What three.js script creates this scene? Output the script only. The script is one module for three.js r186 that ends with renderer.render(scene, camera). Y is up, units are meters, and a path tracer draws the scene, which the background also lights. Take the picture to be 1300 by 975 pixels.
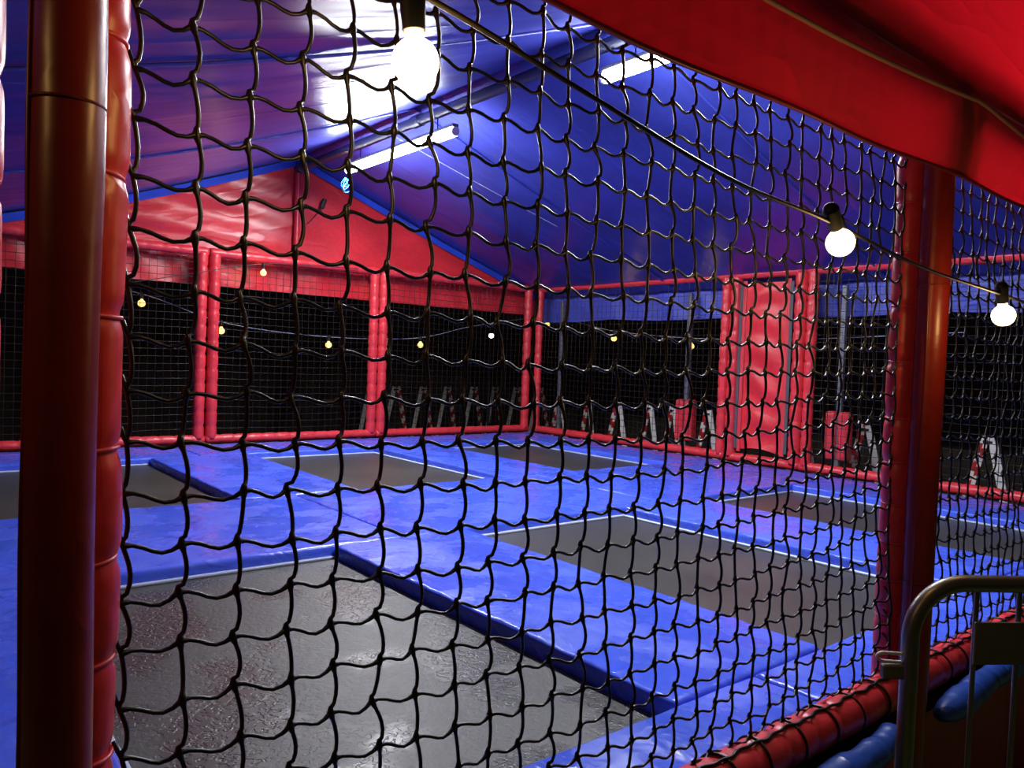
import * as THREE from 'three';
import { mergeGeometries, mergeVertices } from 'three/addons/utils/BufferGeometryUtils.js';
import { RoundedBoxGeometry } from 'three/addons/geometries/RoundedBoxGeometry.js';
import { RectAreaLightUniformsLib } from 'three/addons/lights/RectAreaLightUniformsLib.js';

// ------------------------------------------------------------------ camera, night sky, main lamps, exposure
RectAreaLightUniformsLib.init();
const scene = new THREE.Scene();
const EYE = 1.55;                                     // eye above the grass; the pads' tops lie 1 m under the eye
// a point of the place: metres along the back wall, above the eye's height, and back from the camera
const P = (x, h, b) => new THREE.Vector3(x, h + EYE, -b);
const camera = new THREE.PerspectiveCamera(52.95, 1300 / 975, 0.05, 200);
{
  const yaw = 0.68444, pitch = 0.03137, roll = 0.03782;
  const turn = (v) => {                               // place axes seen in the camera (x right, y down, z ahead)
    const [x, y, z] = v, cp = Math.cos(pitch), sp = Math.sin(pitch), cr = Math.cos(roll), sr = Math.sin(roll);
    const y1 = cp * y - sp * z, z1 = sp * y + cp * z;
    return [cr * x - sr * y1, sr * x + cr * y1, z1];
  };
  const ax = turn([Math.cos(yaw), 0, Math.sin(yaw)]), up = turn([0, -1, 0]), ba = turn([-Math.sin(yaw), 0, Math.cos(yaw)]);
  const col = (i, s) => new THREE.Vector3(ax[i], up[i], -ba[i]).multiplyScalar(s);
  camera.matrixAutoUpdate = true;
  camera.position.copy(P(0, 0, 0));
  camera.quaternion.setFromRotationMatrix(new THREE.Matrix4().makeBasis(col(0, 1), col(1, -1), col(2, -1)));
}
scene.background = new THREE.Color().setRGB(0.0085, 0.0076, 0.0065);
const renderer = new THREE.WebGLRenderer();
renderer.toneMapping = THREE.LinearToneMapping;
renderer.toneMappingExposure = 1.4;
renderer.shadowMap.enabled = true;
const LED = { color: new THREE.Color().setRGB(0.96, 0.985, 1.0), power: 310, glow: 90 };
const WARM = { color: new THREE.Color().setRGB(1.0, 0.55, 0.16), power: 0.095, glow: 5 };

// ------------------------------------------------------------------ helpers
let seed = 20240611;
const rnd = () => { seed = (seed + 0x6D2B79F5) | 0; let t = Math.imul(seed ^ (seed >>> 15), 1 | seed); t = (t + Math.imul(t ^ (t >>> 7), 61 | t)) ^ t; return ((t ^ (t >>> 14)) >>> 0) / 4294967296; };
const rr = (a, b) => a + (b - a) * rnd();
const lerp = (a, b, t) => a + (b - a) * t;
const smooth = (a, b, x) => { const t = Math.min(1, Math.max(0, (x - a) / (b - a))); return t * t * (3 - 2 * t); };
const hash = (x, y, s) => { let h = Math.imul(x, 374761393) ^ Math.imul(y, 668265263) ^ Math.imul(s, 1274126177); h = Math.imul(h ^ (h >>> 13), 1274126177); return ((h ^ (h >>> 16)) >>> 0) / 4294967296; };
function vnoise(x, y, px, py, s) {                    // value noise that repeats every px, py
  const x0 = Math.floor(x), y0 = Math.floor(y), fx = x - x0, fy = y - y0, sx = fx * fx * (3 - 2 * fx), sy = fy * fy * (3 - 2 * fy);
  const m = (a, p) => ((a % p) + p) % p;
  const a = hash(m(x0, px), m(y0, py), s), b = hash(m(x0 + 1, px), m(y0, py), s), c = hash(m(x0, px), m(y0 + 1, py), s), d = hash(m(x0 + 1, px), m(y0 + 1, py), s);
  return lerp(lerp(a, b, sx), lerp(c, d, sx), sy);
}
function fbm(u, v, fx, fy, oct, s) { let t = 0, a = 0.5, n = 0; for (let i = 0; i < oct; i++) { t += a * vnoise(u * fx, v * fy, fx, fy, s + i * 17); n += a; a *= 0.5; fx *= 2; fy *= 2; } return t / n; }
function tex(size, fn, { srgb = false, rep = [1, 1] } = {}) {
  const d = new Uint8Array(size * size * 4);
  for (let y = 0; y < size; y++) for (let x = 0; x < size; x++) {
    const c = fn(x / size, y / size), i = (y * size + x) * 4;
    const q = Array.isArray(c) ? c : [c, c, c];
    for (let k = 0; k < 3; k++) d[i + k] = Math.max(0, Math.min(255, q[k] * 255));
    d[i + 3] = 255;
  }
  const t = new THREE.DataTexture(d, size, size);
  t.wrapS = t.wrapT = THREE.RepeatWrapping; t.magFilter = THREE.LinearFilter; t.minFilter = THREE.LinearMipmapLinearFilter; t.generateMipmaps = true;
  if (srgb) t.colorSpace = THREE.SRGBColorSpace;
  t.repeat.set(...rep); t.needsUpdate = true;
  return t;
}
const names = new Map();
function numbered(n) { const k = names.get(n) || 0; names.set(n, k + 1); return k ? `${n}_${String(k).padStart(3, '0')}` : n; }
function info(o, label, category, group, kind) { if (label) o.userData.label = label; if (category) o.userData.category = category; if (group) o.userData.group = group; if (kind) o.userData.kind = kind; return o; }
function base(name, pos, label, category, group, kind) {
  const g = new THREE.Group(); g.name = numbered(name); g.position.copy(pos); scene.add(g);
  return info(g, label, category, group, kind);
}
function mesh(name, geo, mat, parent, kind) {
  const m = new THREE.Mesh(geo, mat); m.name = parent ? name : numbered(name); m.castShadow = m.receiveShadow = true;
  (parent || scene).add(m); if (kind) m.userData.kind = kind;
  return m;
}
function shift(geo, v, s = -1) { return geo.translate(s * v.x, s * v.y, s * v.z); }   // world points into a thing's own axes
function planarUV(geo) {                              // uv in metres
  const p = geo.attributes.position, uv = new Float32Array(p.count * 2);
  for (let i = 0; i < p.count; i++) { uv[2 * i] = p.getX(i) + p.getY(i); uv[2 * i + 1] = p.getZ(i) + p.getY(i); }
  geo.setAttribute('uv', new THREE.BufferAttribute(uv, 2)); return geo;
}
function sweep(pts, rad, sides = 8, caps = true) {    // a round rope or tube along points, radius per point; uv in metres
  const n = pts.length, pos = [], uv = [], idx = [], T = new THREE.Vector3(), N = new THREE.Vector3(), B = new THREE.Vector3();
  const r = (i) => (typeof rad === 'number' ? rad : rad[i]);
  let len = 0; N.set(0, 0, 0);
  for (let i = 0; i < n; i++) {
    T.subVectors(pts[Math.min(n - 1, i + 1)], pts[Math.max(0, i - 1)]).normalize();
    if (i === 0) { N.set(0.31, 0.17, 0.93); if (Math.abs(T.z) > 0.8) N.set(0.2, 0.95, 0.1); }
    N.addScaledVector(T, -N.dot(T)).normalize(); B.crossVectors(T, N);
    if (i) len += pts[i].distanceTo(pts[i - 1]);
    for (let k = 0; k <= sides; k++) {
      const a = (k / sides) * Math.PI * 2, c = Math.cos(a) * r(i), s = Math.sin(a) * r(i);
      pos.push(pts[i].x + N.x * c + B.x * s, pts[i].y + N.y * c + B.y * s, pts[i].z + N.z * c + B.z * s);
      uv.push((k / sides) * Math.PI * 2 * r(0), len);
    }
  }
  const w = sides + 1;
  for (let i = 0; i < n - 1; i++) for (let k = 0; k < sides; k++) { const a = i * w + k; idx.push(a, a + 1, a + w, a + 1, a + w + 1, a + w); }
  if (caps) for (const e of [0, n - 1]) {
    const c = pos.length / 3; pos.push(pts[e].x, pts[e].y, pts[e].z); uv.push(0, 0);
    for (let k = 0; k < sides; k++) e ? idx.push(c, e * w + k, e * w + k + 1) : idx.push(c, k + 1, k);
  }
  const g = new THREE.BufferGeometry();
  g.setAttribute('position', new THREE.Float32BufferAttribute(pos, 3)); g.setAttribute('uv', new THREE.Float32BufferAttribute(uv, 2)); g.setIndex(idx);
  g.computeVertexNormals();
  const nn = g.attributes.normal;                     // join the seam
  for (let i = 0; i < n; i++) { const a = i * w, b = a + sides, x = nn.getX(a) + nn.getX(b), y = nn.getY(a) + nn.getY(b), z = nn.getZ(a) + nn.getZ(b), l = Math.hypot(x, y, z) || 1; nn.setXYZ(a, x / l, y / l, z / l); nn.setXYZ(b, x / l, y / l, z / l); }
  return g;
}
function sheet(nu, nv, fn, su = 1, sv = 1) {          // a cloth: fn(u, v) gives a point; uv in metres with su, sv
  const pos = [], uv = [], idx = [];
  for (let j = 0; j <= nv; j++) for (let i = 0; i <= nu; i++) { const p = fn(i / nu, j / nv); pos.push(p.x, p.y, p.z); uv.push((i / nu) * su, (j / nv) * sv); }
  for (let j = 0; j < nv; j++) for (let i = 0; i < nu; i++) { const a = j * (nu + 1) + i, b = a + nu + 1; idx.push(a, a + 1, b, a + 1, b + 1, b); }
  const g = new THREE.BufferGeometry();
  g.setAttribute('position', new THREE.Float32BufferAttribute(pos, 3)); g.setAttribute('uv', new THREE.Float32BufferAttribute(uv, 2)); g.setIndex(idx); g.computeVertexNormals();
  return g;
}
const bx = (w, h, d, x = 0, y = 0, z = 0) => new THREE.BoxGeometry(w, h, d).translate(x, y, z);
const rbx = (w, h, d, r, x = 0, y = 0, z = 0) => new RoundedBoxGeometry(w, h, d, 2, r).translate(x, y, z);
function cushion(w, d, h, r, bulge, wr, s) {          // a stuffed vinyl pad, w along x, d along z, origin at the middle of its underside
  const axis = (l, n) => { const a = []; const q = [0, 0.12, 0.3, 0.6, 1]; for (const t of q) a.push(-l / 2 + t * r); for (let i = 1; i < n; i++) a.push(lerp(-l / 2 + r, l / 2 - r, i / n)); for (const t of [...q].reverse()) a.push(l / 2 - t * r); return a; };
  const X = axis(w, Math.max(4, Math.round(w / 0.07))), Z = axis(d, Math.max(4, Math.round(d / 0.07))), Y = [0, 0.25, 0.5, 0.7, 0.85, 0.95, 1].map((t) => t * h);
  const pos = [], idx = [];
  const face = (A, B, mk, flip) => { const o = pos.length / 3; for (const b of B) for (const a of A) pos.push(...mk(a, b)); const n = A.length; for (let j = 0; j < B.length - 1; j++) for (let i = 0; i < n - 1; i++) { const p = o + j * n + i; flip ? idx.push(p, p + n, p + 1, p + 1, p + n, p + n + 1) : idx.push(p, p + 1, p + n, p + 1, p + n + 1, p + n); } };
  face(X, Z, (a, b) => [a, h, b], true); face(X, Z, (a, b) => [a, 0, b], false);
  face(X, Y, (a, b) => [a, b, d / 2], false); face(X, Y, (a, b) => [a, b, -d / 2], true);
  face(Z, Y, (a, b) => [w / 2, b, a], true); face(Z, Y, (a, b) => [-w / 2, b, a], false);
  const rp = Math.min(r, h * 0.62);
  for (let i = 0; i < pos.length; i += 3) {
    const [x, y, z] = [pos[i], pos[i + 1], pos[i + 2]];
    const cx = Math.max(-w / 2 + rp, Math.min(w / 2 - rp, x)), cz = Math.max(-d / 2 + rp, Math.min(d / 2 - rp, z)), cy = Math.max(0, Math.min(h - rp, y));
    let dx = x - cx, dy = y - cy, dz = z - cz; const l = Math.hypot(dx, dy, dz);
    if (l > 1e-9 && y > 0) { const k = rp / l; pos[i] = cx + dx * k * Math.min(1, l / rp * 1.0); pos[i + 1] = cy + dy * (l > rp ? k : 1); pos[i + 2] = cz + dz * k * Math.min(1, l / rp); if (l > rp) { pos[i] = cx + dx * k; pos[i + 2] = cz + dz * k; } }
    const ex = Math.min(x + w / 2, w / 2 - x), ez = Math.min(z + d / 2, d / 2 - z), e = Math.min(ex, ez);
    if (y > h * 0.6) {
      const n1 = fbm((x + 9 + s * 1.7) / 8, (z + 9 + s * 0.9) / 8, 20, 20, 3, 5 + s) - 0.5;
      const t = ex < ez ? z : x, n2 = vnoise((t + 9) * 16, s, 997, 97, 3 + s) - 0.5;      // puckers along the hems
      pos[i + 1] += bulge * smooth(0, 0.18, e) + wr * n1 * smooth(0, 0.1, e) + wr * 0.8 * n2 * Math.exp(-Math.pow((e - 0.04) / 0.04, 2));
    }
  }
  let g = new THREE.BufferGeometry(); g.setAttribute('position', new THREE.Float32BufferAttribute(pos, 3)); g.setIndex(idx);
  g = mergeVertices(g, 1e-5); g.computeVertexNormals(); return planarUV(g);
}
function paddedTube(len, r, pitch, { sides = 10, per = 6, axis = 'x', pinch = 0.13, s = 1 } = {}) {   // foam tube pinched by ties
  const n = Math.max(1, Math.round(len / pitch)), pts = [], rad = [];
  for (let i = 0; i <= n * per; i++) {
    const t = i / per, f = t - Math.round(t), d = f * pitch, q = (t / n) * len;
    const wob = 0.05 * (vnoise(t * 1.7, s, 991, 97, 3) - 0.5);
    rad.push(r * (1 + wob - pinch * Math.exp(-Math.pow(d / (pitch * 0.09), 2))));
    pts.push(axis === 'x' ? new THREE.Vector3(q, 0, 0) : new THREE.Vector3(0, q, 0));
  }
  return sweep(pts, rad, sides);
}

// ------------------------------------------------------------------ procedural materials
const tWrinkle = tex(512, (u, v) => { const a = fbm(u, v, 6, 6, 4, 11), b = fbm(u + 0.13 * a, v, 16, 5, 3, 29), c = 1 - Math.abs(fbm(u, v + 0.1 * b, 5, 9, 3, 41) * 2 - 1); return 0.35 * a + 0.3 * b + 0.35 * c * c; }, { rep: [1.1, 1.1] });
const tRoof = tex(512, (u, v) => { const a = fbm(u, v, 3, 10, 4, 7), r = 1 - Math.abs(2 * fbm(u, v + 0.06 * a, 2, 14, 3, 57) - 1); return 0.55 * a + 0.45 * r * r; }, { rep: [0.22, 0.22] });
const tFold = tex(512, (u, v) => { const a = fbm(u, v, 3, 4, 4, 3), r = 1 - Math.abs(2 * fbm(u + 0.2 * a, v + 0.55 * u * 0 + 0.1 * a, 4, 9, 3, 77) - 1); return 0.5 * a + 0.5 * r * r; }, { rep: [0.55, 0.55] });
const tWeave = tex(256, (u, v) => { const a = Math.sin(u * Math.PI * 64) * 0.5 + 0.5, b = Math.sin(v * Math.PI * 64) * 0.5 + 0.5; return 0.4 * a + 0.4 * b + 0.2 * fbm(u, v, 16, 16, 3, 8); }, { rep: [6, 6] });
const wetAt = (u, v) => smooth(0.40, 0.62, fbm(u, v, 4, 4, 4, 91));
const tDrops = tex(1024, (u, v) => { const w = wetAt(u, v), a = fbm(u, v, 70, 70, 2, 15), b = fbm(u, v, 26, 26, 3, 33); const drop = smooth(0.5, 0.62, a) * 0.75 + smooth(0.5, 0.66, b) * 0.25; return 0.2 + 0.75 * drop * (0.2 + 0.8 * w); }, { rep: [1.15, 1.15] });
const tWetRough = tex(1024, (u, v) => { const w = wetAt(u, v), f = fbm(u, v, 40, 40, 3, 66); return [0, lerp(0.5, 0.34, w) + 0.08 * (f - 0.5), 0]; }, { rep: [1.15, 1.15] });
const tMatTone = tex(512, (u, v) => { const f = fbm(u, v, 5, 5, 5, 21), g = fbm(u, v, 60, 60, 2, 22); const k = 0.80 + 0.25 * f + 0.1 * (g - 0.5); return [k, k * 0.985, k * 0.95]; }, { srgb: true, rep: [0.6, 0.6] });
const tPadTone = tex(512, (u, v) => { const f = fbm(u, v, 4, 4, 5, 51), g = fbm(u, v, 30, 12, 3, 52); const k = 0.86 + 0.16 * f, d = 0.12 * smooth(0.5, 0.85, g); return [k + d, k + d, k]; }, { srgb: true, rep: [0.8, 0.8] });
const tPadRough = tex(512, (u, v) => { const f = fbm(u, v, 6, 6, 4, 71), g = fbm(u, v, 46, 46, 3, 72); return [0, lerp(0.2, 0.42, smooth(0.35, 0.65, f)) + 0.18 * (g - 0.5), 0]; }, { rep: [0.8, 0.8] });
const tGrass = tex(512, (u, v) => { const a = fbm(u, v, 90, 90, 2, 81), b = fbm(u, v, 6, 6, 4, 82); const k = 0.25 + 0.5 * a + 0.3 * b; return [0.46 * k, 0.56 * k, 0.24 * k]; }, { srgb: true, rep: [0.7, 0.7] });
const tStripe = tex(64, (u, v) => (((v * 3 + u * 0.25) % 1) < 0.5 ? [0.82, 0.80, 0.78] : [0.62, 0.05, 0.06]), { srgb: true });
const tCloth = tex(256, (u, v) => { const a = fbm(u, v, 3, 3, 4, 61), b = fbm(u, v, 60, 60, 2, 62); const k = 0.78 + 0.25 * a + 0.1 * (b - 0.5); return [k, k, k]; }, { srgb: true, rep: [0.7, 0.7] });

const phys = (o) => new THREE.MeshPhysicalMaterial({ side: THREE.DoubleSide, ...o });
const M = {
  roof: phys({ color: '#3d46a8', roughness: 0.3, bumpMap: tRoof, bumpScale: 0.016, map: tCloth, specularIntensity: 1 }),
  eave: phys({ color: '#5a68e0', roughness: 0.5, transmission: 0.2, thickness: 0, bumpMap: tFold, bumpScale: 0.02, map: tCloth }),
  doorCloth: phys({ color: '#ea3038', roughness: 0.42, bumpMap: tFold, bumpScale: 0.006, map: tCloth }),
  gable: phys({ color: '#e2333b', roughness: 0.36, bumpMap: tFold, bumpScale: 0.009, map: tCloth }),
  frontCloth: phys({ color: '#d2101c', roughness: 1, transmission: 0.42, thickness: 0, bumpMap: tFold, bumpScale: 0.01, specularIntensity: 0.5 }),
  trim: phys({ color: '#2f4fd8', roughness: 0.4, map: tCloth }),
  redVinyl: phys({ color: '#e83c44', roughness: 0.36, bumpMap: tWrinkle, bumpScale: 0.006, map: tCloth }),
  skirt: phys({ color: '#b81216', roughness: 0.5, bumpMap: tWrinkle, bumpScale: 0.004, map: tCloth }),
  sleeve: phys({ color: '#86201a', roughness: 0.34, bumpMap: tWrinkle, bumpScale: 0.003, map: tCloth }),
  pad: phys({ color: '#4a66ee', roughness: 1, roughnessMap: tPadRough, map: tPadTone, bumpMap: tWrinkle, bumpScale: 0.008 }),
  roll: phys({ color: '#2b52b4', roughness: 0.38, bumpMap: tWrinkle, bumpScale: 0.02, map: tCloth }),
  mat: phys({ color: '#444440', roughness: 0.4, map: tMatTone, bumpMap: tWeave, bumpScale: 0.0006 }),
  wetMat: phys({ color: '#444440', roughness: 1, roughnessMap: tWetRough, map: tMatTone, bumpMap: tDrops, bumpScale: 0.003 }),
  webbing: phys({ color: '#c9d6ee', roughness: 0.5, map: tCloth }),
  cord: phys({ color: '#191715', roughness: 0.38, specularIntensity: 1 }),
  tieRed: phys({ color: '#d8414a', roughness: 0.35 }),
  tieBlack: phys({ color: '#0c0c0d', roughness: 0.35 }),
  zip: phys({ color: '#4a4c4e', roughness: 0.6, bumpMap: tWeave, bumpScale: 0.001 }),
  steel: phys({ color: '#8b8579', roughness: 0.36, metalness: 0.85, bumpMap: tWrinkle, bumpScale: 0.0008 }),
  plate: phys({ color: '#7c7868', roughness: 0.55, metalness: 0, map: tCloth }),
  pole: phys({ color: '#6d7078', roughness: 0.45, metalness: 0.4 }),
  beam: phys({ color: '#5d6270', roughness: 0.45, metalness: 0.5 }),
  dark: phys({ color: '#141414', roughness: 0.55 }),
  frame: phys({ color: '#3c3d40', roughness: 0.5, metalness: 0.6 }),
  cable: phys({ color: '#2a2722', roughness: 0.35, specularIntensity: 1 }),
  thinWire: phys({ color: '#9aa0b0', roughness: 0.4 }),
  blueTie: phys({ color: '#2a8fd0', roughness: 0.3, transmission: 0.3, thickness: 0 }),
  canvas: phys({ color: '#4a4238', roughness: 0.9, map: tCloth }),
  grass: phys({ color: '#ffffff', roughness: 0.95, map: tGrass }),
  blade: phys({ color: '#4a6030', roughness: 0.8 }),
  stripe: phys({ color: '#ffffff', roughness: 0.5, map: tStripe }),
  white: phys({ color: '#d9d9d6', roughness: 0.5 }),
  ledGlow: phys({ color: '#ffffff', roughness: 0.4, emissive: LED.color, emissiveIntensity: LED.glow }),
  bulbGlow: phys({ color: '#ffd9a0', roughness: 0.3, emissive: new THREE.Color().setRGB(1, 0.72, 0.32), emissiveIntensity: WARM.glow }),
  farGlow: phys({ color: '#ffd9a0', roughness: 0.3, emissive: new THREE.Color().setRGB(1, 0.62, 0.14), emissiveIntensity: 1.3 }),
  moonGlow: phys({ color: '#ffffff', roughness: 0.3, emissive: new THREE.Color().setRGB(0.95, 0.97, 1), emissiveIntensity: 3 }),
};

// ------------------------------------------------------------------ ground and dark surroundings
{
  const g = mesh('ground', bx(44, 0.1, 44, 4, -0.05, -6), M.grass);
  planarUV(g.geometry); info(g, 'dark green grass around and under the trampolines', 'grass', null, 'structure');
  const blade = mergeGeometries([0, 1, 2, 3].map((k) => new THREE.ConeGeometry(0.006, 0.07, 3).translate(0, 0.035, 0).rotateZ(0.35 * (k % 2 ? 1 : -1)).rotateY(k * 1.6).translate(0.012 * k, 0, 0.01 * (k % 2))));
  const im = new THREE.InstancedMesh(blade, M.blade, 9000), m4 = new THREE.Matrix4();
  for (let i = 0; i < 9000; i++) { const p = P(rr(7.25, 10.0), -EYE, rr(0.8, 10)); m4.makeRotationY(rr(0, 6.3)).scale(new THREE.Vector3(1, rr(0.6, 1.5), 1)).setPosition(p); im.setMatrixAt(i, m4); }
  im.name = 'grass_tufts'; scene.add(im); info(im, 'short dark grass tufts outside the net beside the striped trestles', 'grass', null, 'stuff');
  // dark pleated canvas beyond the enclosure
  const drape = (name, a, b, label) => {
    const len = a.distanceTo(b), dir = b.clone().sub(a).normalize(), nrm = new THREE.Vector3(-dir.z, 0, dir.x);
    const geo = sheet(Math.round(len * 14), 6, (u, v) => { const s = u * len; return a.clone().addScaledVector(dir, s).addScaledVector(nrm, 0.06 * Math.sin(s * 9) + 0.05 * Math.sin(s * 3.7 + 1)).setY(v * 3.4); }, len, 3.4);
    info(mesh(name, geo, M.canvas), label, 'canvas wall', null, 'structure');
  };
  drape('wall_back', P(-6, 0, 13.2), P(12.2, 0, 13.2), 'dark pleated canvas far behind the red gable wall');
  drape('wall_right', P(12.2, 0, 13.2), P(12.2, 0, -1.5), 'dark pleated canvas beyond the striped trestles');
}

// ------------------------------------------------------------------ tent roof, gables, eave valances
const RX = 3.63, RH = 2.2, SL = 0.345, XL = -0.4, XR = 7.4;
const roofH = (x) => RH - SL * Math.abs(x - RX) - (x < RX ? 0.09 * Math.sin(Math.PI * Math.min(1, (RX - x) / 4)) : 0.02 * Math.sin(Math.PI * Math.min(1, (x - RX) / 4)));
{
  const roof = base('ceiling', P(RX, RH, 4.7), 'blue vinyl marquee roof sloping down from its ridge on both sides', 'tent roof', null, 'structure');
  const o = roof.position;
  const panel = (x0, x1) => sheet(56, 90, (u, v) => {
    const x = lerp(x0, x1, u), b = lerp(0.9, 8.5, v);
    const sag = -0.025 * Math.sin(Math.PI * v * 3) ** 2 * Math.sin(Math.PI * u);
    const n = 0.03 * (fbm((x + 10) / 30, (b + 1) / 30, 30, 60, 3, 88) - 0.5);
    return P(x, roofH(x) + sag * Math.sin(Math.PI * u) + n * Math.sin(Math.PI * u), b).sub(o);
  }, 4.2, 7.6);
  mesh('roof_panel', panel(RX, XL), M.roof, roof).userData.label = 'blue slope reaching down to the open corner';
  mesh('roof_panel', panel(RX, XR), M.roof, roof).userData.label = 'blue slope reaching down to the blue eave valance';
  for (const b of [3.45, 5.95]) for (const s of [-1, 1]) {        // welded seams across the slopes
    const pts = []; for (let i = 0; i <= 24; i++) { const x = lerp(RX, s < 0 ? XL : XR, i / 24); pts.push(P(x, roofH(x) - 0.012, b).sub(o)); }
    mesh('roof_seam', sweep(pts, 0.009, 6), M.roof, roof);
  }
  for (const x of [XL, XR]) {                                     // hanging eave valances, scalloped hem
    const ev = base('eave_valance', P(x, 0.585, 4.7), x > 0 ? 'blue scalloped eave valance hanging outside the padded door wall' : 'blue scalloped eave valance hanging outside the open corner side', 'valance', 'blue eave valances'), eo = ev.position;
    const hem = (b) => 0.585 - 0.03 * Math.abs(Math.sin((b - 0.9) * Math.PI / 2.05));
    const v = sheet(120, 10, (u, w) => { const b = lerp(0.9, 8.5, u), top = roofH(x); return P(x + 0.03 * w * Math.sin(b * 5.1) * 0.7 + 0.012 * Math.sin(b * 13 + 2 * w), lerp(top, hem(b), w), b).sub(eo); }, 7.6, 0.3);
    mesh('cloth', v, M.eave, ev);
    const hp = []; for (let i = 0; i <= 120; i++) { const b = lerp(0.9, 8.5, i / 120); hp.push(P(x + 0.021 * Math.sin(b * 5.1) + 0.012 * Math.sin(b * 13 + 2), hem(b), b).sub(eo)); }
    mesh('hem', sweep(hp, 0.006, 6), M.eave, ev);
  }
  for (const b of [8.4]) for (const s of [-1, 1]) {               // bright trim where roof and gable meet
    const x1 = s < 0 ? XL : XR;
    mesh('gable_trim', sheet(40, 2, (u, w) => { const x = lerp(RX, x1, u); return P(x, roofH(x) - 0.01 - 0.085 * w, b - 0.02 * w).sub(o); }, 4, 0.1), M.trim, roof);
  }
  const ridge = base('ridge_pole', P(RX, RH - 0.13, 0.95), 'grey metal ridge pole under the roof peak carrying two light tubes', 'tent pole');
  mesh('pole', sweep([0, 0.5, 1].map((t) => new THREE.Vector3(0, 0, -7.5 * t)), 0.045, 14), M.beam, ridge);
  for (const b of [0.06, 2.5, 4.95, 7.42]) mesh('pole_collar', new THREE.CylinderGeometry(0.055, 0.055, 0.12, 16).rotateX(Math.PI / 2).translate(0, 0, -b), M.beam, ridge);

  // back gable and its valance
  const gb = base('trim_1', P(RX, 0.66, 8.42), 'red vinyl gable sheet with valance closing the tent end', 'tent gable', null, 'structure');
  const go = gb.position;
  mesh('gable_sheet', sheet(110, 40, (u, v) => {
    const x = lerp(XL, XR, u), h = lerp(1.0, Math.max(1.0, roofH(x) - 0.03), v);
    const fold = 0.03 * Math.sin(h * 17 + x * 3.4 + 1.5 * Math.sin(x * 1.3)) * Math.exp(-Math.pow((x - 2.2) / 1.6, 2)) * smooth(1.02, 1.25, h) + 0.012 * Math.sin(h * 9 - x * 4);
    return P(x, h, 8.42 + 0.6 * fold).sub(go);
  }, 8, 1.2), M.gable, gb);
  mesh('valance', sheet(110, 6, (u, v) => { const x = lerp(XL, XR, u); return P(x, lerp(0.665 - 0.004 * (x - 3), 1.02, v), 8.44 + 0.015 * Math.sin(x * 6) + 0.01 * Math.sin(x * 17 + v * 3)).sub(go); }, 8, 0.36), M.gable, gb);

  // front gable: thin red cloth with light behind it
  const gf = base('trim_2', P(RX, 0.6, 1.0), 'thin red cloth gable and valance glowing above the near net', 'tent gable', null, 'structure');
  const fo = gf.position;
  mesh('gable_cloth', sheet(110, 40, (u, v) => { const x = lerp(XL, XR, u); return P(x, lerp(0.87, Math.max(0.9, roofH(x) - 0.02), v), 0.985 + 0.01 * Math.sin(x * 3) * v).sub(fo); }, 8, 1.3), M.frontCloth, gf);
  mesh('valance', sheet(110, 8, (u, v) => { const x = lerp(XL, XR, u); return P(x, lerp(0.605 - 0.012 * Math.sin(((x - 0.2) / 2.4) * Math.PI) ** 2, 0.87, v), 0.985 - 0.012 * Math.sin(v * Math.PI) + 0.008 * Math.sin(x * 7)).sub(fo); }, 8, 0.27), M.frontCloth, gf);
  const seam = []; for (let i = 0; i <= 120; i++) { const x = lerp(XL, XR, i / 120), t = ((x - 0.2) / 2.41) % 1; seam.push(P(x, 0.845 - 0.06 * Math.sin(Math.PI * Math.abs(t)), 0.966).sub(fo)); }
  mesh('hem_cord', sweep(seam, 0.006, 6), phys({ color: '#b98a78', roughness: 0.6 }), gf).userData.label = 'pale cord along the cloth seam';
  const hemB = []; for (let i = 0; i <= 120; i++) { const x = lerp(XL, XR, i / 120); hemB.push(P(x, 0.605 - 0.012 * Math.sin(((x - 0.2) / 2.4) * Math.PI) ** 2, 0.985 + 0.008 * Math.sin(x * 7)).sub(fo)); }
  mesh('bottom_hem', sweep(hemB, 0.006, 6), M.sleeve, gf);
}

// ------------------------------------------------------------------ light tubes under the ridge
function ledTube(b0, b1, label) {
  const L = b1 - b0, at = P(RX, 1.86, b0), t = base('light_tube', at, label, 'light tube', 'white light tubes under the ridge');
  const along = (r, s, y) => new THREE.CylinderGeometry(r, r, L, s).rotateX(Math.PI / 2).translate(0, y, -L / 2);
  mesh('tube', along(0.04, 20, 0), M.ledGlow, t);
  mesh('housing', rbx(0.06, 0.028, L + 0.05, 0.006, 0, 0.05, -L / 2), M.pole, t);
  for (const z of [0, -L]) mesh('end_cap', new THREE.CylinderGeometry(0.036, 0.036, 0.03, 18).rotateX(Math.PI / 2).translate(0, 0, z + (z ? -0.015 : 0.015)), M.white, t);
  for (const z of [-0.25, -L + 0.25]) mesh('hanger', new THREE.CylinderGeometry(0.005, 0.005, 0.1, 6).translate(0, 0.114, z), M.frame, t);
  const l = new THREE.RectAreaLight(LED.color, LED.power, 0.068, L);
  l.position.copy(P(RX, 1.86 - 0.036, b0 + L / 2)); l.lookAt(P(RX, 0, b0 + L / 2)); l.rotation.set(-Math.PI / 2, 0, 0); l.castShadow = true; l.name = 'light_tube_glow'; scene.add(l);
}
ledTube(5.33, 7.2, 'long white light tube under the ridge close to the red gable');
ledTube(1.75, 3.6, 'long white light tube under the ridge partly behind the front red valance');

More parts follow.
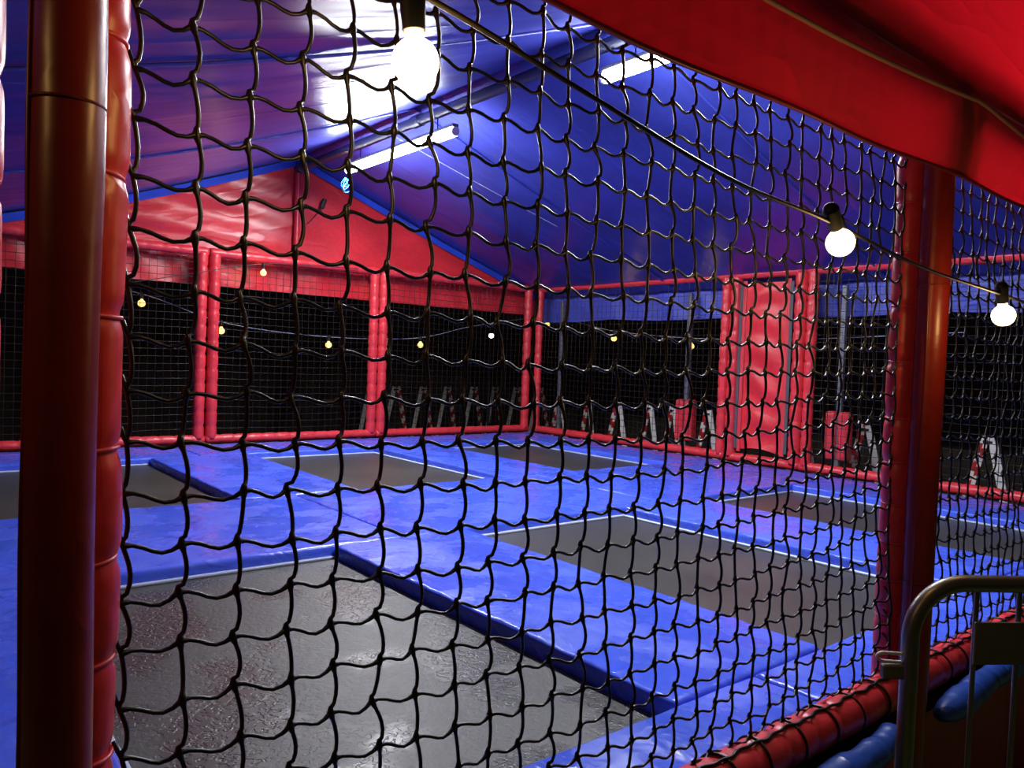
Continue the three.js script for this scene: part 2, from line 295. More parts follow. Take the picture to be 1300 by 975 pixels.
// ------------------------------------------------------------------ net panels
function farNet(xs, ys, r, s) {                       // light net: straight-ish ropes, one mesh
  const geos = [];
  for (const x of xs) { const pts = []; for (let k = 0; k <= 10; k++) pts.push(new THREE.Vector3(x + 0.006 * (vnoise(k * 1.3 + x * 7, s, 991, 97, 1) - 0.5), lerp(ys[0], ys[ys.length - 1], k / 10), 0)); geos.push(sweep(pts, r, 4, false)); }
  for (const y of ys) { const pts = []; for (let k = 0; k <= 12; k++) { const t = k / 12; pts.push(new THREE.Vector3(lerp(xs[0], xs[xs.length - 1], t), y - 0.012 * Math.sin(Math.PI * t) + 0.006 * (vnoise(k + y * 11, s, 991, 97, 2) - 0.5), 0)); } geos.push(sweep(pts, r, 4, false)); }
  return mergeGeometries(geos);
}
const steps = (a, b, d) => { const n = Math.round((b - a) / d); return Array.from({ length: n + 1 }, (_, i) => lerp(a, b, i / n)); };
const TUBE = 0.05, BOT = -0.955, TOP = 1.0;
let panelNo = 0;
// a panel of padded tubes with a net; own axes: x along the wall, y up, z to the room's outside or inside
function netPanel(x, b, len, turn, label, group, { rBot = TUBE, rSide = TUBE, bot = BOT, top = TOP, cell = 0.0755, net = true, sides = 10, rope = 0.0028 } = {}) {
  const g = base('net_panel', P(x, bot - rBot, b), label, 'net panel', group); g.rotation.y = turn; panelNo++;
  const H = top - bot, y0 = rBot;
  const pm = 0.15;
  mesh('bottom_tube', paddedTube(len, rBot, pm, { sides, s: panelNo * 7 }).translate(0, y0, 0), M.redVinyl, g);
  mesh('top_tube', paddedTube(len, TUBE, pm, { sides, s: panelNo * 7 + 1 }).translate(0, y0 + H, 0), M.redVinyl, g);
  for (const e of [0, 1]) mesh('side_tube', paddedTube(H, rSide, pm, { sides, axis: 'y', s: panelNo * 7 + 2 + e }).translate(e ? len - rSide : rSide, y0, 0), M.redVinyl, g);
  if (net) mesh('net', farNet(steps(2 * rSide, len - 2 * rSide, cell), steps(y0 + 0.04, y0 + H - 0.04, cell), rope, panelNo), M.cord, g);
  return g;
}
const Q = Math.PI / 2;
// back wall: three panels
const backG = 'red padded net panels of the gable wall';
netPanel(0.2, 8.28, 2.41, 0, 'red padded net panel under the gable, beside the open corner', backG, { rSide: 0.06 });
netPanel(2.62, 8.28, 2.01, 0, 'middle red padded net panel under the gable peak', backG, { rSide: 0.06 });
netPanel(4.64, 8.28, 2.42, 0, 'red padded net panel under the gable, meeting the wall with the padded door', backG, { rSide: 0.06 });
// long wall with the padded door
const sideG = 'red padded net panels of the padded door wall';
netPanel(7.12, 5.02, 3.2, Q, 'red padded net panel between the padded door and the gable corner', sideG, { rSide: 0.055 });
netPanel(7.12, 1.12, 3.0, Q, 'red padded net panel beyond the padded door towards the steel barrier', sideG, { rSide: 0.055 });
// the side with the open corner
const openG = 'red padded net panels of the open corner side';
netPanel(0.1, 3.62, 2.3, Q, 'red padded net panel beside the entrance gap of the open corner side', openG);
netPanel(0.1, 5.94, 2.3, Q, 'red padded net panel between the entrance side and the gable corner', openG);

// padded door panel: red sheet with two zip strips between padded tubes
{
  const d = base('padded_door', P(7.12, BOT - TUBE, 4.125), 'red padded vinyl door panel with two grey zip strips in the net wall', 'door panel'); d.rotation.y = Q;
  const W = 0.89, y0 = TUBE, H = TOP - BOT;
  for (const e of [0.065, W - 0.065]) mesh('side_tube', paddedTube(H, 0.066, 0.15, { axis: 'y', s: 50 + e }).translate(e, y0, 0), M.redVinyl, d);
  mesh('top_tube', paddedTube(W, TUBE, 0.15, { s: 61 }).translate(0, y0 + H, 0), M.redVinyl, d);
  mesh('bottom_tube', paddedTube(W, TUBE, 0.15, { s: 62 }).translate(0, y0, 0), M.redVinyl, d);
  mesh('door_sheet', sheet(26, 70, (u, v) => { const x = lerp(0.17, W - 0.17, u), low = y0 + 0.07 + 0.045 * Math.sin(u * Math.PI) + 0.02 * u; const y = lerp(low, y0 + H - 0.1, v); return new THREE.Vector3(x, y, -0.02 - 0.022 * Math.sin(u * Math.PI) + 0.014 * Math.sin(y * 21 + 2.2 * Math.sin(u * 3 + y * 2)) * Math.sin(u * Math.PI)); }, 0.6, 1.9), M.doorCloth, d);
  for (const e of [0.15, W - 0.15]) mesh('zip_strip', rbx(0.035, H - 0.2, 0.012, 0.004, e, y0 + H / 2, -0.035), M.zip, d);
  for (const e of [0.12, W - 0.12]) mesh('zip_border', rbx(0.045, H - 0.14, 0.02, 0.008, e + (e < 0.4 ? 0.068 : -0.068), y0 + H / 2, -0.028), M.redVinyl, d);
}

// ------------------------------------------------------------------ near net: each rope a part
function ropePanel({ x0, x1, b, xs, ys, sagAmp, label, group, det, tieH, ties }) {
  const botH = -1.0, yb = botH - 0.055, g = base('net_panel', P(x0, yb, b), label, 'net panel', group), o = g.position;
  const W = x1 - x0, H = TOP - botH;
  panelNo++;
  mesh('top_tube', paddedTube(W, TUBE, 0.15, { sides: 14, s: 71 }).translate(0, 0.055 + H, 0), M.redVinyl, g);
  const bt = mesh('bottom_tube', paddedTube(W, 0.057, 0.13, { sides: 22, per: 12, pinch: 0.1, s: 73 }).translate(0, 0.055, 0.05), M.redVinyl, g);
  const sideGeo = (() => {                            // tube pinched where the ties sit
    const pts = [], rad = [], n = 220;
    for (let i = 0; i <= n; i++) { const y = (i / n) * H, h = botH + y; let k = 1 + 0.05 * (vnoise(y * 9, 3, 991, 97, 5) - 0.5); for (const t of tieH) k -= 0.13 * Math.exp(-Math.pow((h - t) / 0.014, 2)); rad.push(0.046 * k); pts.push(new THREE.Vector3(0.0015 * Math.sin(y * 11), 0.055 + y, 0)); }
    return sweep(pts, rad, 28);
  })();
  const tieGeo = new THREE.TorusGeometry(0.0415, 0.0032, 6, 28).rotateX(Q);
  for (const e of [0, 1]) {
    const st = mesh('side_tube', sideGeo, M.redVinyl, g); st.position.set(e ? W - 0.05 : 0.05, 0, 0);
    for (const t of tieH) { const r = mesh('tie', tieGeo, M.tieRed, st); r.position.set(0.0, 0.055 + t - botH, 0); r.rotation.set(rr(-0.12, 0.12), 0, rr(-0.1, 0.1)); }
    const sp = []; for (let i = 0; i <= 60; i++) { const y = (i / 60) * H; let q = 0; for (const t of tieH) q += 0.004 * Math.exp(-Math.pow((botH + y - t) / 0.02, 2)); const a = 2.02; sp.push(new THREE.Vector3(Math.cos(a) * (0.048 - q), 0.055 + y, Math.sin(a) * (0.048 - q))); }
    mesh('welt', sweep(sp, 0.0028, 6), M.redVinyl, st);
  }
  // the net
  const nx = xs.length, ny = ys.length;
  const node = xs.map((x, i) => ys.map((h, j) => {
    const t = (x - xs[0]) / (xs[nx - 1] - xs[0]), edge = j === 0 || j === ny - 1 ? 0.3 : 1, e2 = i === 0 || i === nx - 1 ? 0.35 : 1;
    const low = smooth(-0.35, -0.95, h);
    return new THREE.Vector3(x - x0 + e2 * (rr(-0.006, 0.006) + low * 0.012 * Math.sin(t * 5)), h - yb - sagAmp * Math.sin(Math.PI * t) * (0.35 + 0.65 * smooth(0.5, -0.5, h)) * edge + rr(-0.004, 0.004), rr(-0.008, 0.008) * e2 + 0.03 * Math.sin(Math.PI * t) * Math.sin(Math.PI * (j / (ny - 1))) + low * 0.03);
  }));
  const K = det ? 6 : 4, S = det ? 7 : 5, R = 0.0034;
  for (let i = 0; i < nx; i++) {                      // upright ropes
    const pts = [], rad = [];
    for (let j = 0; j < ny; j++) {
      const a = node[i][j], c = node[i][Math.min(j + 1, ny - 1)], amp = rr(0.003, 0.0105), z = rr(-0.006, 0.006);
      for (let k = 0; k < (j < ny - 1 ? K : 1); k++) {
        const t = k / K, w = Math.sin(Math.PI * Math.pow(t, 0.85)), p = a.clone().lerp(c, t); p.x += amp * w; p.z += z * w;
        pts.push(p); rad.push(k === 0 && i && i < nx - 1 ? R * 1.95 : R);
        if (k === 0 && j && j < ny - 1 && det) { const q = p.clone(); q.y += 0.0085; pts.push(q); rad.push(R * 1.2); }
      }
    }
    mesh('cord', sweep(pts, rad, S), M.cord, g);
  }
  for (let j = 0; j < ny; j++) {                      // crosswise ropes
    const pts = [], rad = [];
    for (let i = 0; i < nx; i++) {
      const a = node[i][j], c = node[Math.min(i + 1, nx - 1)][j], amp = rr(0.005, 0.011), z = rr(-0.005, 0.007);
      for (let k = 0; k < (i < nx - 1 ? K : 1); k++) { const t = k / K, w = Math.sin(Math.PI * Math.pow(t, 1.15)), p = a.clone().lerp(c, t); p.y -= amp * w - 0.004 * Math.sin(2 * Math.PI * t); p.z += z * w; pts.push(p); rad.push(k === 0 ? R * 1.5 : R * 0.92); }
    }
    mesh('cord', sweep(pts, rad, S), M.cord, g);
  }
  // lashing of the net's hem to the lower tube, and loops to the side tubes
  const lash = []; for (let i = 0; i <= nx * 6; i++) { const t = i / (nx * 6), a = 1.3 + 0.05 * Math.sin(t * 83) + 0.04 * Math.sin(t * 197); lash.push(new THREE.Vector3(0.08 + t * (W - 0.16), 0.055 + Math.sin(a) * 0.061, 0.05 + Math.cos(a) * 0.061)); }
  mesh('lashing', sweep(lash, 0.0045, 6), M.cord, bt);
  const loop = new THREE.TorusGeometry(0.0585, 0.0045, 6, 26).rotateY(Q);
  for (let i = 1; i < nx - 1; i += ties) { const l = mesh('lash_loop', loop, M.cord, bt); l.position.set(xs[i] - x0 + rr(-0.01, 0.01), 0.055, 0.05); l.rotation.y = rr(-0.15, 0.15); }
  for (let j = 1; j < ny - 1; j++) for (const e of [0, 1]) {
    const n0 = node[e ? nx - 1 : 0][j], cx = e ? W - 0.05 : 0.05;
    mesh('side_loop', sweep([n0.clone(), n0.clone().lerp(new THREE.Vector3(cx + (e ? -0.044 : 0.044), n0.y + 0.018, 0.004), 0.55), new THREE.Vector3(cx + (e ? -0.044 : 0.044), n0.y + 0.022, 0.0)], 0.0035, 5), M.cord, g);
  }
  return g;
}
const nearTies = [-0.90, -0.79, -0.67, -0.548, -0.42, -0.285, -0.14, 0.039, 0.218, 0.392, 0.55, 0.7, 0.85];
const rowsH = []; for (let k = -10; k <= 16; k++) rowsH.push(-0.206 + 0.0725 * k);
const nearG = 'near red padded panels with black rope net';
ropePanel({ x0: 0.155, x1: 2.61, b: 1.14, xs: steps(0.256, 2.51, 0.0777), ys: rowsH, sagAmp: 0.032, label: 'near black rope net panel between the open corner post and the next red post', group: nearG, det: true, tieH: nearTies, ties: 2 });
ropePanel({ x0: 2.625, x1: 4.64, b: 1.14, xs: steps(2.72, 4.54, 0.0758), ys: rowsH, sagAmp: 0.025, label: 'black rope net panel behind the steel barrier, past the red post', group: nearG, det: false, tieH: nearTies, ties: 2 });
netPanel(4.7, 1.14, 2.36, 0, 'red padded net panel of the near side meeting the padded door wall', nearG, { bot: -1.0 });
// the short tube of the open side at the corner
{
  const t = base('corner_tube', P(0.076, -1.055, 1.3), 'red padded upright tube beside the corner post at the entrance gap', 'padded tube');
  mesh('tube', paddedTube(2.05, 0.052, 0.16, { axis: 'y', sides: 20, per: 8, s: 90 }), M.redVinyl, t);
  for (let k = 1; k < 12; k++) mesh('tie', new THREE.TorusGeometry(0.047, 0.003, 6, 24).rotateX(Q).translate(0, 0.16 * k - 0.005, 0), M.tieRed, t);
}

// ------------------------------------------------------------------ posts in red sleeves on the near side
function sleevePost(x, b, label, s, r0 = 0.041) {
  const p = base('sleeve_post', P(x, -EYE, b), label, 'post', 'red sleeved posts of the near side');
  const pts = [], rad = [], H = EYE + 0.852;
  for (let i = 0; i <= 90; i++) { const y = (i / 90) * H; pts.push(new THREE.Vector3(0.0015 * Math.sin(y * 7 + s), y, 0)); rad.push(r0 + 0.0012 * (vnoise(y * 8, s, 991, 97, 4) - 0.5)); }
  mesh('sleeve', sweep(pts, rad, 36), M.sleeve, p);
  const sm = []; for (let i = 0; i <= 60; i++) { const y = (i / 60) * H; sm.push(new THREE.Vector3(-r0 + 0.0005 + 0.0012 * Math.sin(y * 13), y, 0.006 + 0.002 * Math.sin(y * 5))); }
  mesh('sleeve_welt', sweep(sm, 0.0026, 6), M.sleeve, p);
  mesh('foot_plate', new THREE.CylinderGeometry(0.07, 0.075, 0.012, 24).translate(0, 0.006, 0), M.frame, p);
  for (const y of [0.9, 1.83]) mesh('strap', new THREE.TorusGeometry(r0 + 0.001, 0.002, 6, 30).rotateX(Q).translate(0, y, 0), M.sleeve, p);
}
sleevePost(0.165, 1.05, 'dark red sleeved corner post beside the entrance gap', 1, 0.0395);
sleevePost(2.54, 1.05, 'dark red sleeved post between the two rope net panels', 2, 0.046);
sleevePost(4.65, 1.05, 'dark red sleeved post past the steel barrier', 3);
sleevePost(7.1, 1.05, 'dark red sleeved post where near side and padded door wall meet', 4);

{
  const f = base('gable_crossbar', P(-0.35, 0.885, 1.05), 'grey metal crossbar on the sleeved posts behind the red front cloth', 'tent beam');
  mesh('bar', rbx(7.68, 0.06, 0.07, 0.006, 3.84, 0, 0), M.beam, f);
  for (const x of [0.165, 2.54, 4.65, 7.1]) mesh('bracket', rbx(0.1, 0.075, 0.08, 0.006, x + 0.35, 0, 0), M.frame, f);
}

// ------------------------------------------------------------------ trampoline beds and pads
const PT = -1.0, PTH = 0.085, MATH = -1.064;
const cols = [[0.46, 1.83], [2.67, 4.04], [4.85, 6.2]], colsR = [[0.46, 1.86], [2.75, 4.13], [4.94, 6.31]];
const rowF = [1.42, 3.66], rowR = [5.12, 7.38];
function bed([x0, x1], [b0, b1], label, wet, plain) {
  const t = base('trampoline_bed', P((x0 + x1) / 2, -EYE, (b0 + b1) / 2), label, 'trampoline', 'trampoline beds sunk between the blue pads');
  const w = x1 - x0, d = b1 - b0, y = MATH + EYE;
  const geo = sheet(40, 60, (u, v) => { const x = (u - 0.5) * (w - 0.004), z = (v - 0.5) * (d - 0.004); return new THREE.Vector3(x, y - 0.012 * Math.sin(Math.PI * u) * Math.sin(Math.PI * v), z); }); planarUV(geo);
  mesh('mat', geo, wet ? M.wetMat : M.mat, t);
  const s = 0.028;
  for (const e of [-1, 1]) { mesh('webbing', rbx(w - 0.01, 0.012, s, 0.004, 0, y + 0.006, e * (d / 2 - s / 2 - 0.002)), M.webbing, t); if (!(plain && e > 0)) mesh('webbing', rbx(s, 0.012, d - 0.07, 0.004, e * (w / 2 - s / 2 - 0.002), y + 0.006, 0), M.webbing, t); }
  for (const e of [-1, 1]) { mesh('frame_rail', bx(w + 0.2, 0.05, 0.05, 0, y - 0.075, e * (d / 2 + 0.06)), M.frame, t); mesh('frame_rail', bx(0.05, 0.05, d + 0.06, e * (w / 2 + 0.06), y - 0.075, 0), M.frame, t); }
  for (const ex of [-1, 1]) for (const ez of [-1, 1]) mesh('leg', new THREE.CylinderGeometry(0.025, 0.025, y - 0.1, 12).translate(ex * (w / 2 + 0.06), (y - 0.1) / 2, ez * (d / 2 + 0.03)), M.frame, t);
}
bed(cols[0], rowF, 'wet grey trampoline mat beaded with water beside the open corner post', true, true);
bed(cols[1], rowF, 'middle grey trampoline mat next to the near rope net', false);
bed(cols[2], rowF, 'grey trampoline mat near the padded door, next to the near rope net', false);
bed(colsR[0], rowR, 'grey trampoline mat next to the gable wall on the open corner side', false, true);
bed(colsR[1], rowR, 'middle grey trampoline mat next to the gable wall', false);
bed(colsR[2], rowR, 'grey trampoline mat in the corner of gable wall and padded door wall', false);
let padNo = 0;
function pad(x0, x1, b0, b1, label) {
  const w = x1 - x0 - 0.002, d = b1 - b0 - 0.002; padNo++;
  const m = mesh('vinyl_pad', cushion(w, d, PTH, 0.022, 0.004, 0.012, padNo), M.pad);
  m.position.copy(P((x0 + x1) / 2, PT - PTH, (b0 + b1) / 2));
  info(m, label, 'pad', 'blue vinyl pads between the trampolines');
}
const X0 = 0.16, X1 = 7.04, BF = 1.17, BB = 8.2;
pad(X0, cols[0][0], rowF[0], rowF[1], 'narrow blue vinyl pad between the entrance gap and the wet mat');
pad(cols[0][1], cols[1][0], rowF[0], rowF[1], 'long blue vinyl pad between the wet mat and the middle near mat');
pad(cols[1][1], cols[2][0], rowF[0], rowF[1], 'long blue vinyl pad between the middle near mat and the near mat by the door');
pad(cols[2][1], X1, rowF[0], rowF[1], 'long blue vinyl pad along the padded door wall on the near net side');
pad(X0, colsR[0][0], rowR[0], rowR[1], 'narrow blue vinyl pad beside the gable side mat on the open corner side');
pad(colsR[0][1], colsR[1][0], rowR[0], rowR[1], 'blue vinyl pad between the two gable side mats on the open corner side');
pad(colsR[1][1], colsR[2][0], rowR[0], rowR[1], 'blue vinyl pad between the middle and corner mats by the gable');
pad(colsR[2][1], X1, rowR[0], rowR[1], 'long blue vinyl pad along the padded door wall on the gable side');
pad(X0, 2.25, rowF[1], rowR[0], 'wide creased blue vinyl cross pad behind the wet mat');
pad(2.25, 4.45, rowF[1], rowR[0], 'wide blue vinyl cross pad behind the middle near mat');
pad(4.45, X1, rowF[1], rowR[0], 'wide blue vinyl cross pad reaching the padded door');
pad(X0, 2.22, BF, rowF[0], 'narrow blue vinyl pad at the near net in front of the wet mat');
pad(2.22, 4.45, BF, rowF[0], 'narrow blue vinyl pad at the near net in front of the middle mat');
pad(4.45, X1, BF, rowF[0], 'narrow blue vinyl pad at the near net past the red post');
pad(X0, 2.3, rowR[1], BB, 'blue vinyl pad along the gable wall on the open corner side');
pad(2.3, 4.55, rowR[1], BB, 'blue vinyl pad along the middle of the gable wall');
pad(4.55, X1, rowR[1], BB, 'blue vinyl pad along the gable wall in the door wall corner');

// ------------------------------------------------------------------ near side: blue roll and red skirt under the net
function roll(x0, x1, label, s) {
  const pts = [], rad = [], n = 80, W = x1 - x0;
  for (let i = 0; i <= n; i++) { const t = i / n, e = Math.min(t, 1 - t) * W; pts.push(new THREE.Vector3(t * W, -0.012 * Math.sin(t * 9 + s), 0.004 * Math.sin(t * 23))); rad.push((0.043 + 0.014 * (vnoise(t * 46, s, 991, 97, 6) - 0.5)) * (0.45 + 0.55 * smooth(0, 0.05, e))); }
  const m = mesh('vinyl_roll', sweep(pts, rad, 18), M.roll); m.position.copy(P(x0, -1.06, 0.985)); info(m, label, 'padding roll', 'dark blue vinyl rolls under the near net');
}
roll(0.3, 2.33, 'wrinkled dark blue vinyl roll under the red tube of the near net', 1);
roll(2.6, 4.55, 'wrinkled dark blue vinyl roll behind the steel barrier', 2);
{
  const k = mesh('vinyl_skirt', sheet(160, 12, (u, v) => { const x = lerp(0.12, 7.1, u); return P(x, lerp(-1.09, -EYE, v), 1.035 - 0.02 * v + 0.015 * v * Math.sin(x * 7.3) + 0.01 * v * Math.sin(x * 17)); }, 7, 0.5), M.skirt);
  info(k, 'dark red vinyl skirt hanging from the deck to the grass behind the barrier', 'skirt');
}

// ------------------------------------------------------------------ festoon bulbs
function bulbGeo(r) { const a = []; for (let i = 0; i <= 16; i++) { const t = i / 16, y = -r + t * (r * 2 + 0.012), k = Math.sqrt(Math.max(0, 1 - Math.pow((y) / r, 2))); a.push(new THREE.Vector2(i === 0 ? 0.0001 : Math.max(y > 0 ? 0.012 : 0, k * r), y)); } return new THREE.LatheGeometry(a, 24); }
const bulbShape = bulbGeo(0.03), socketShape = mergeGeometries([new THREE.CylinderGeometry(0.017, 0.015, 0.045, 16).translate(0, 0.06, 0), new THREE.SphereGeometry(0.017, 14, 8, 0, 6.3, 0, 1.6).translate(0, 0.082, 0)]);
function bulb(p, label, group, power, tilt = [0, 0], k = 1) {
  const t = base('festoon_bulb', p, label, 'light bulb', group); t.rotation.set(tilt[0], 0, tilt[1]); t.scale.setScalar(k);
  mesh('globe', bulbShape, group === farBulbs ? M.farGlow : M.bulbGlow, t); mesh('socket', socketShape, M.dark, t);
  const l = new THREE.PointLight(WARM.color, power, 0, 2); l.position.copy(p); l.castShadow = true; l.name = 'festoon_bulb_glow'; l.shadow.radius = 1.4; scene.add(l);
}
function cable(name, pts, r, mat, label, category, sag = 0) {
  const c = new THREE.CatmullRomCurve3(pts, false, 'centripetal').getPoints(pts.length * 16);
  const o = c[0].clone(); const m = mesh(name, sweep(c.map((p) => p.clone().sub(o)), r, 7), mat); m.position.copy(o); info(m, label, category); return m;
}
const farBulbs = 'small festoon bulbs outside the far net walls';
const nearBulbs = 'festoon bulbs on the cable before the near net';
const bA = P(0.518, 0.372, 0.852), bB = P(1.59, 0.278, 0.852), bC = P(2.42, 0.175, 0.81);
bulb(bA, 'glowing round bulb hanging high before the near net below the roof ridge', nearBulbs, WARM.power, [0, 0.1]);
bulb(bB, 'glowing round bulb beside the red sleeved post, on the open corner side of it', nearBulbs, WARM.power, [0.1, 0.75]);
bulb(P(-0.43, 0.47, 0.87), 'glowing round bulb of the near cable hanging outside the entrance gap', nearBulbs, WARM.power, [0, 0.1]);
bulb(bC, 'glowing round bulb past the red sleeved post above the steel barrier', nearBulbs, WARM.power, [0, 0.35]);
cable('festoon_cable', [P(-1.2, 0.62, 0.9), P(-0.43, 0.56, 0.875), P(0.05, 0.505, 0.86), P(0.52, 0.46, 0.855), P(0.80, 0.408, 0.85), P(1.2, 0.34, 0.85), P(1.53, 0.316, 0.85), P(1.95, 0.262, 0.835), P(2.39, 0.233, 0.81), P(3.0, 0.2, 0.8), P(3.6, 0.22, 0.8)], 0.0042, M.cable, 'thin festoon cable strung before the near net', 'cable');
// outside the gable wall and the door wall
const fb = [P(2.09, 0.444, 8.75), P(2.92, 0.2, 8.75), P(4.22, 0.096, 8.75), P(5.54, 0.15, 8.75)], fr = [P(7.52, 0.535, 8.45), P(7.52, 0.333, 7.11), P(7.52, 0.242, 5.84), P(7.52, 0.232, 4.46)];
const fl = ['small glowing bulb outside the gable net beside the open corner', 'small glowing bulb behind the padded posts of the middle gable panel', 'small glowing bulb outside the middle gable net panel', 'small glowing bulb outside the gable net panel nearest the door wall'];
fb.forEach((p, i) => bulb(p, fl[i], farBulbs, 0.05, [0, 0], 1.25));
const fl2 = ['small glowing bulb beside the corner tubes of gable and door wall', 'small glowing bulb midway outside the net between corner and padded door', 'small glowing bulb outside the net close to the padded door', 'small glowing bulb just past the padded door'];
fr.forEach((p, i) => bulb(p, fl2[i], farBulbs, 0.05, [0, 0], i === 3 ? 0.9 : 1.25));
bulb(P(3.15, 0.83, 8.15), 'small glowing bulb hanging before the red gable valance', farBulbs, 0.05, [0, 0], 1.1);
const up = (p, d) => p.clone().add(new THREE.Vector3(0, d, 0));
cable('festoon_cable', [P(0.6, 0.75, 8.75), up(fb[0], 0.1), up(fb[1], 0.1), up(fb[2], 0.1), up(fb[3], 0.1), P(6.4, 0.45, 8.75), up(fr[0], 0.1), up(fr[1], 0.1), up(fr[2], 0.1), up(fr[3], 0.1), P(7.52, 0.4, 2.8)], 0.004, M.thinWire, 'thin festoon cable strung outside the far net walls', 'cable');
cable('festoon_cable', [P(1.6, 0.55, 8.15), P(2.3, 0.72, 8.15), P(3.15, 0.925, 8.15), P(4.3, 1.0, 8.2)], 0.004, M.cable, 'thin dark cable across the red gable valance', 'cable');
{
  const t = base('yard_lamp', P(8.3, 0.41, 10.8), 'tiny white lamp far outside the gable net', 'lamp');
  mesh('globe', new THREE.SphereGeometry(0.045, 16, 12), M.moonGlow, t); mesh('lamp_cap', new THREE.ConeGeometry(0.06, 0.05, 16).translate(0, 0.06, 0), M.dark, t);
  mesh('lamp_post', new THREE.CylinderGeometry(0.02, 0.025, EYE + 0.36, 10).translate(0, -(EYE + 0.36) / 2 - 0.045, 0), M.dark, t);
}

// ------------------------------------------------------------------ outside the door wall: tent legs and striped trestles
function tentLeg(x, b, padded, label) {
  const t = base('tent_leg', P(x, -EYE, b), label, 'tent leg', 'grey tent legs outside the door wall');
  mesh('pole', rbx(0.05, 2.4, 0.05, 0.008, 0, 1.2, 0), M.pole, t);
  mesh('base_plate', bx(0.16, 0.012, 0.16, 0, 0.006, 0), M.frame, t);
  if (padded) for (const e of [-1, 1]) mesh('leg_pad', rbx(0.12, 0.48, 0.11, 0.03, 0.0, 0.925, e * 0.066), M.redVinyl, t).userData.label = 'red padded cover around the leg';
}
tentLeg(7.26, 5.67, true, 'grey tent leg with red padded cover between corner and padded door');
tentLeg(7.26, 3.81, true, 'grey tent leg with red padded cover just past the padded door');
tentLeg(7.26, 7.85, false, 'bare grey tent leg outside the gable corner');
tentLeg(7.26, 1.3, false, 'bare grey tent leg outside the near end of the door wall');
const slatW = 0.05;
function trestle(p, s, label, group, turn = 0) {      // two slats leaning together, striped
  const t = base('striped_trestle', p, label, 'trestle', group); t.rotation.y = turn;
  const H = 1.0;
  for (const e of [-1, 1]) {
    const L = Math.hypot(H, s), m = mesh('slat', rbx(0.075, L, 0.022, 0.005), e > 0 ? M.stripe : M.white, t);
    const uv = m.geometry.attributes.uv, q = m.geometry.attributes.position; for (let i = 0; i < uv.count; i++) uv.setXY(i, q.getX(i) / 0.2, q.getY(i) / 0.55 + 0.2 * e);
    m.position.set(e * (s / 2 + 0.03), H / 2, e * 0.012); m.rotation.z = e * Math.atan2(s, H) * 1.0;
  }
  mesh('cap', rbx(0.09, 0.035, 0.05, 0.012, 0, H - 0.05, 0), M.dark, t);
  mesh('cross_bar', bx(s * 0.62, 0.03, 0.02, 0, 0.3, 0.0), M.dark, t);
}
const tg = 'red and white striped trestles outside the door wall';
const trestles = [[8.2, 8.85, 'between the corner tube and the tent leg'], [8.2, 8.22, 'behind the corner tent leg'], [8.2, 7.62, 'outside the net beyond the corner bulb'], [8.2, 7.02, 'outside the net under the middle bulb'], [8.2, 6.62, 'beside the red leg pad on its gable side'], [8.2, 6.05, 'beside the red leg pad on its door side']];
trestles.forEach(([x, b, w]) => trestle(P(x, -EYE, b), 0.2, `red and white striped trestle ${w}`, tg, Q + rr(-0.15, 0.15)));
[[8.0, 4.62, 'partly behind the padded door'], [8.1, 3.95, 'behind the red leg pad past the door'], [8.1, 3.42, 'next to the red sleeved post, outside the far net'], [8.0, 2.74, 'outside the far net past the red sleeved post']].forEach(([x, b, w]) => trestle(P(x, -EYE, b), 0.22, `red and white striped trestle ${w}`, tg, Q + rr(-0.2, 0.2)));
const tg2 = 'dim striped trestles in a row behind the gable net';
for (let i = 0; i < 8; i++) trestle(P(6.5 + i * 0.56 + rr(-0.05, 0.05), -EYE, 11.9 + rr(-0.1, 0.1)), 0.2, 'dim striped trestle standing in the dark row behind the gable net', tg2, rr(-0.2, 0.2));

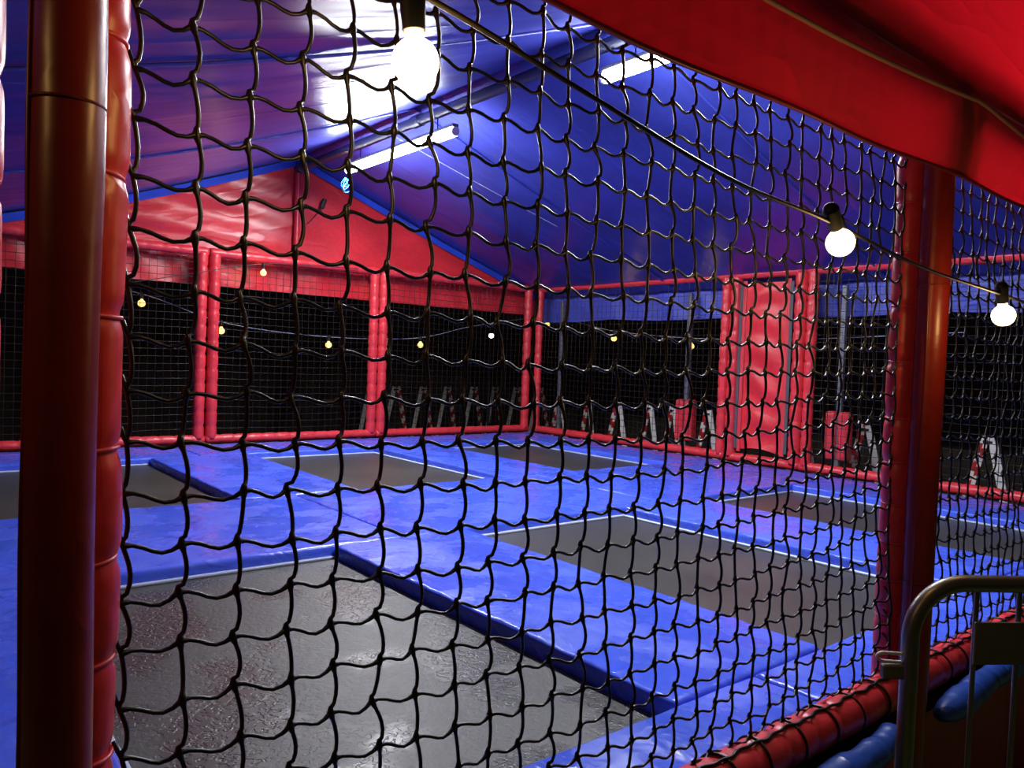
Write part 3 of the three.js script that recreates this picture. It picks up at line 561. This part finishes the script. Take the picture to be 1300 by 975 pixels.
// ------------------------------------------------------------------ steel crowd barrier
{
  const p0 = P(1.945, -EYE, 0.812), t = base('crowd_barrier', p0, 'steel crowd barrier with rounded corner and dark plate on the grass', 'barrier');
  t.rotation.y = Math.atan2(0.56, 0.83) * -1;
  const H = 1.045, R = 0.13, W = 2.1, rT = 0.0205;
  const pts = [new THREE.Vector3(0, 0.04, 0)];
  for (let i = 0; i <= 10; i++) pts.push(new THREE.Vector3(0, lerp(0.1, H - R, i / 10), 0));
  for (let i = 1; i <= 12; i++) { const a = (i / 12) * Q; pts.push(new THREE.Vector3(R - R * Math.cos(a), H - R + R * Math.sin(a), 0)); }
  for (let i = 1; i <= 10; i++) pts.push(new THREE.Vector3(lerp(R, W - R, i / 10), H, 0));
  for (let i = 1; i <= 12; i++) { const a = (i / 12) * Q; pts.push(new THREE.Vector3(W - R + R * Math.sin(a), H - R + R * Math.cos(a), 0)); }
  for (let i = 1; i <= 10; i++) pts.push(new THREE.Vector3(W, lerp(H - R, 0.04, i / 10), 0));
  mesh('frame_tube', sweep(pts, rT, 18), M.steel, t);
  mesh('lower_rail', new THREE.CylinderGeometry(0.016, 0.016, W, 14).rotateZ(Q).translate(W / 2, 0.18, 0), M.steel, t);
  for (let k = 1; k < 18; k++) mesh('upright_bar', new THREE.CylinderGeometry(0.0065, 0.0065, H - 0.2, 10).translate(0.165 + (k - 1) * 0.112, 0.18 + (H - 0.2) / 2, 0), M.steel, t);
  mesh('plate', rbx(0.42, 0.105, 0.008, 0.003, 0.165 + 0.2, H - 0.143, 0.012), M.plate, t);
  const hook = [new THREE.Vector3(-0.01, 0.85, 0.0), new THREE.Vector3(-0.05, 0.852, 0.0), new THREE.Vector3(-0.075, 0.856, 0), new THREE.Vector3(-0.083, 0.866, 0), new THREE.Vector3(-0.075, 0.873, 0), new THREE.Vector3(-0.05, 0.873, 0), new THREE.Vector3(-0.01, 0.87, 0)];
  mesh('hook', sweep(new THREE.CatmullRomCurve3(hook).getPoints(40), 0.0042, 8), M.white, t).userData.label = 'bright wire hook';
  mesh('bracket', rbx(0.06, 0.035, 0.02, 0.005, -0.04, 0.828, 0), M.plate, t);
  for (const e of [0.0, W]) mesh('foot', bx(0.05, 0.02, 0.5, e, 0.02, 0), M.steel, t);
}

// ------------------------------------------------------------------ small things at the gable and the light tube
{
  const c = base('cable_clump', P(RX - 0.02, 1.80, 7.24), 'small tangled clump of blue cable hanging from the light tube end', 'cable');
  for (let k = 0; k < 4; k++) { const pts = []; for (let i = 0; i <= 20; i++) { const t = i / 20; pts.push(new THREE.Vector3(0.035 * Math.sin(t * 6.28 + k) + 0.02 * k * t, -0.13 * Math.sin(t * Math.PI) * (0.7 + 0.12 * k) - 0.02, 0.02 * Math.cos(t * 6.28 + 2 * k))); } mesh('strand', sweep(pts, 0.005, 6), M.blueTie, c); }
  const w = base('cable_plug', P(3.9, 1.71, 8.33), 'small black cable plug with thin wire before the red gable', 'plug');
  mesh('plug', rbx(0.05, 0.12, 0.04, 0.012).rotateZ(-0.3), M.dark, w);
  mesh('wire', sweep([new THREE.Vector3(-0.02, -0.05, 0), new THREE.Vector3(-0.1, -0.16, 0.01), new THREE.Vector3(-0.2, -0.26, 0.02)], 0.005, 6), M.dark, w);
  const g = base('gable_pole', P(3.6, 1.05, 8.36), 'slim red sleeved upright pole in the middle of the red gable', 'tent pole');
  mesh('sleeve', sweep([0, 0.25, 0.5, 0.75, 1].map((t) => new THREE.Vector3(0, 0.96 * t, 0)), 0.03, 14), M.redVinyl, g);
  cable('thin_wire', [P(3.75, roofH(3.75) - 0.03, 6.6), P(4.6, roofH(4.6) - 0.05, 6.4), P(5.6, roofH(5.6) - 0.05, 6.2)], 0.003, M.thinWire, 'thin pale wire under the blue roof beside the light tube', 'wire');
}
renderer.render(scene, camera);
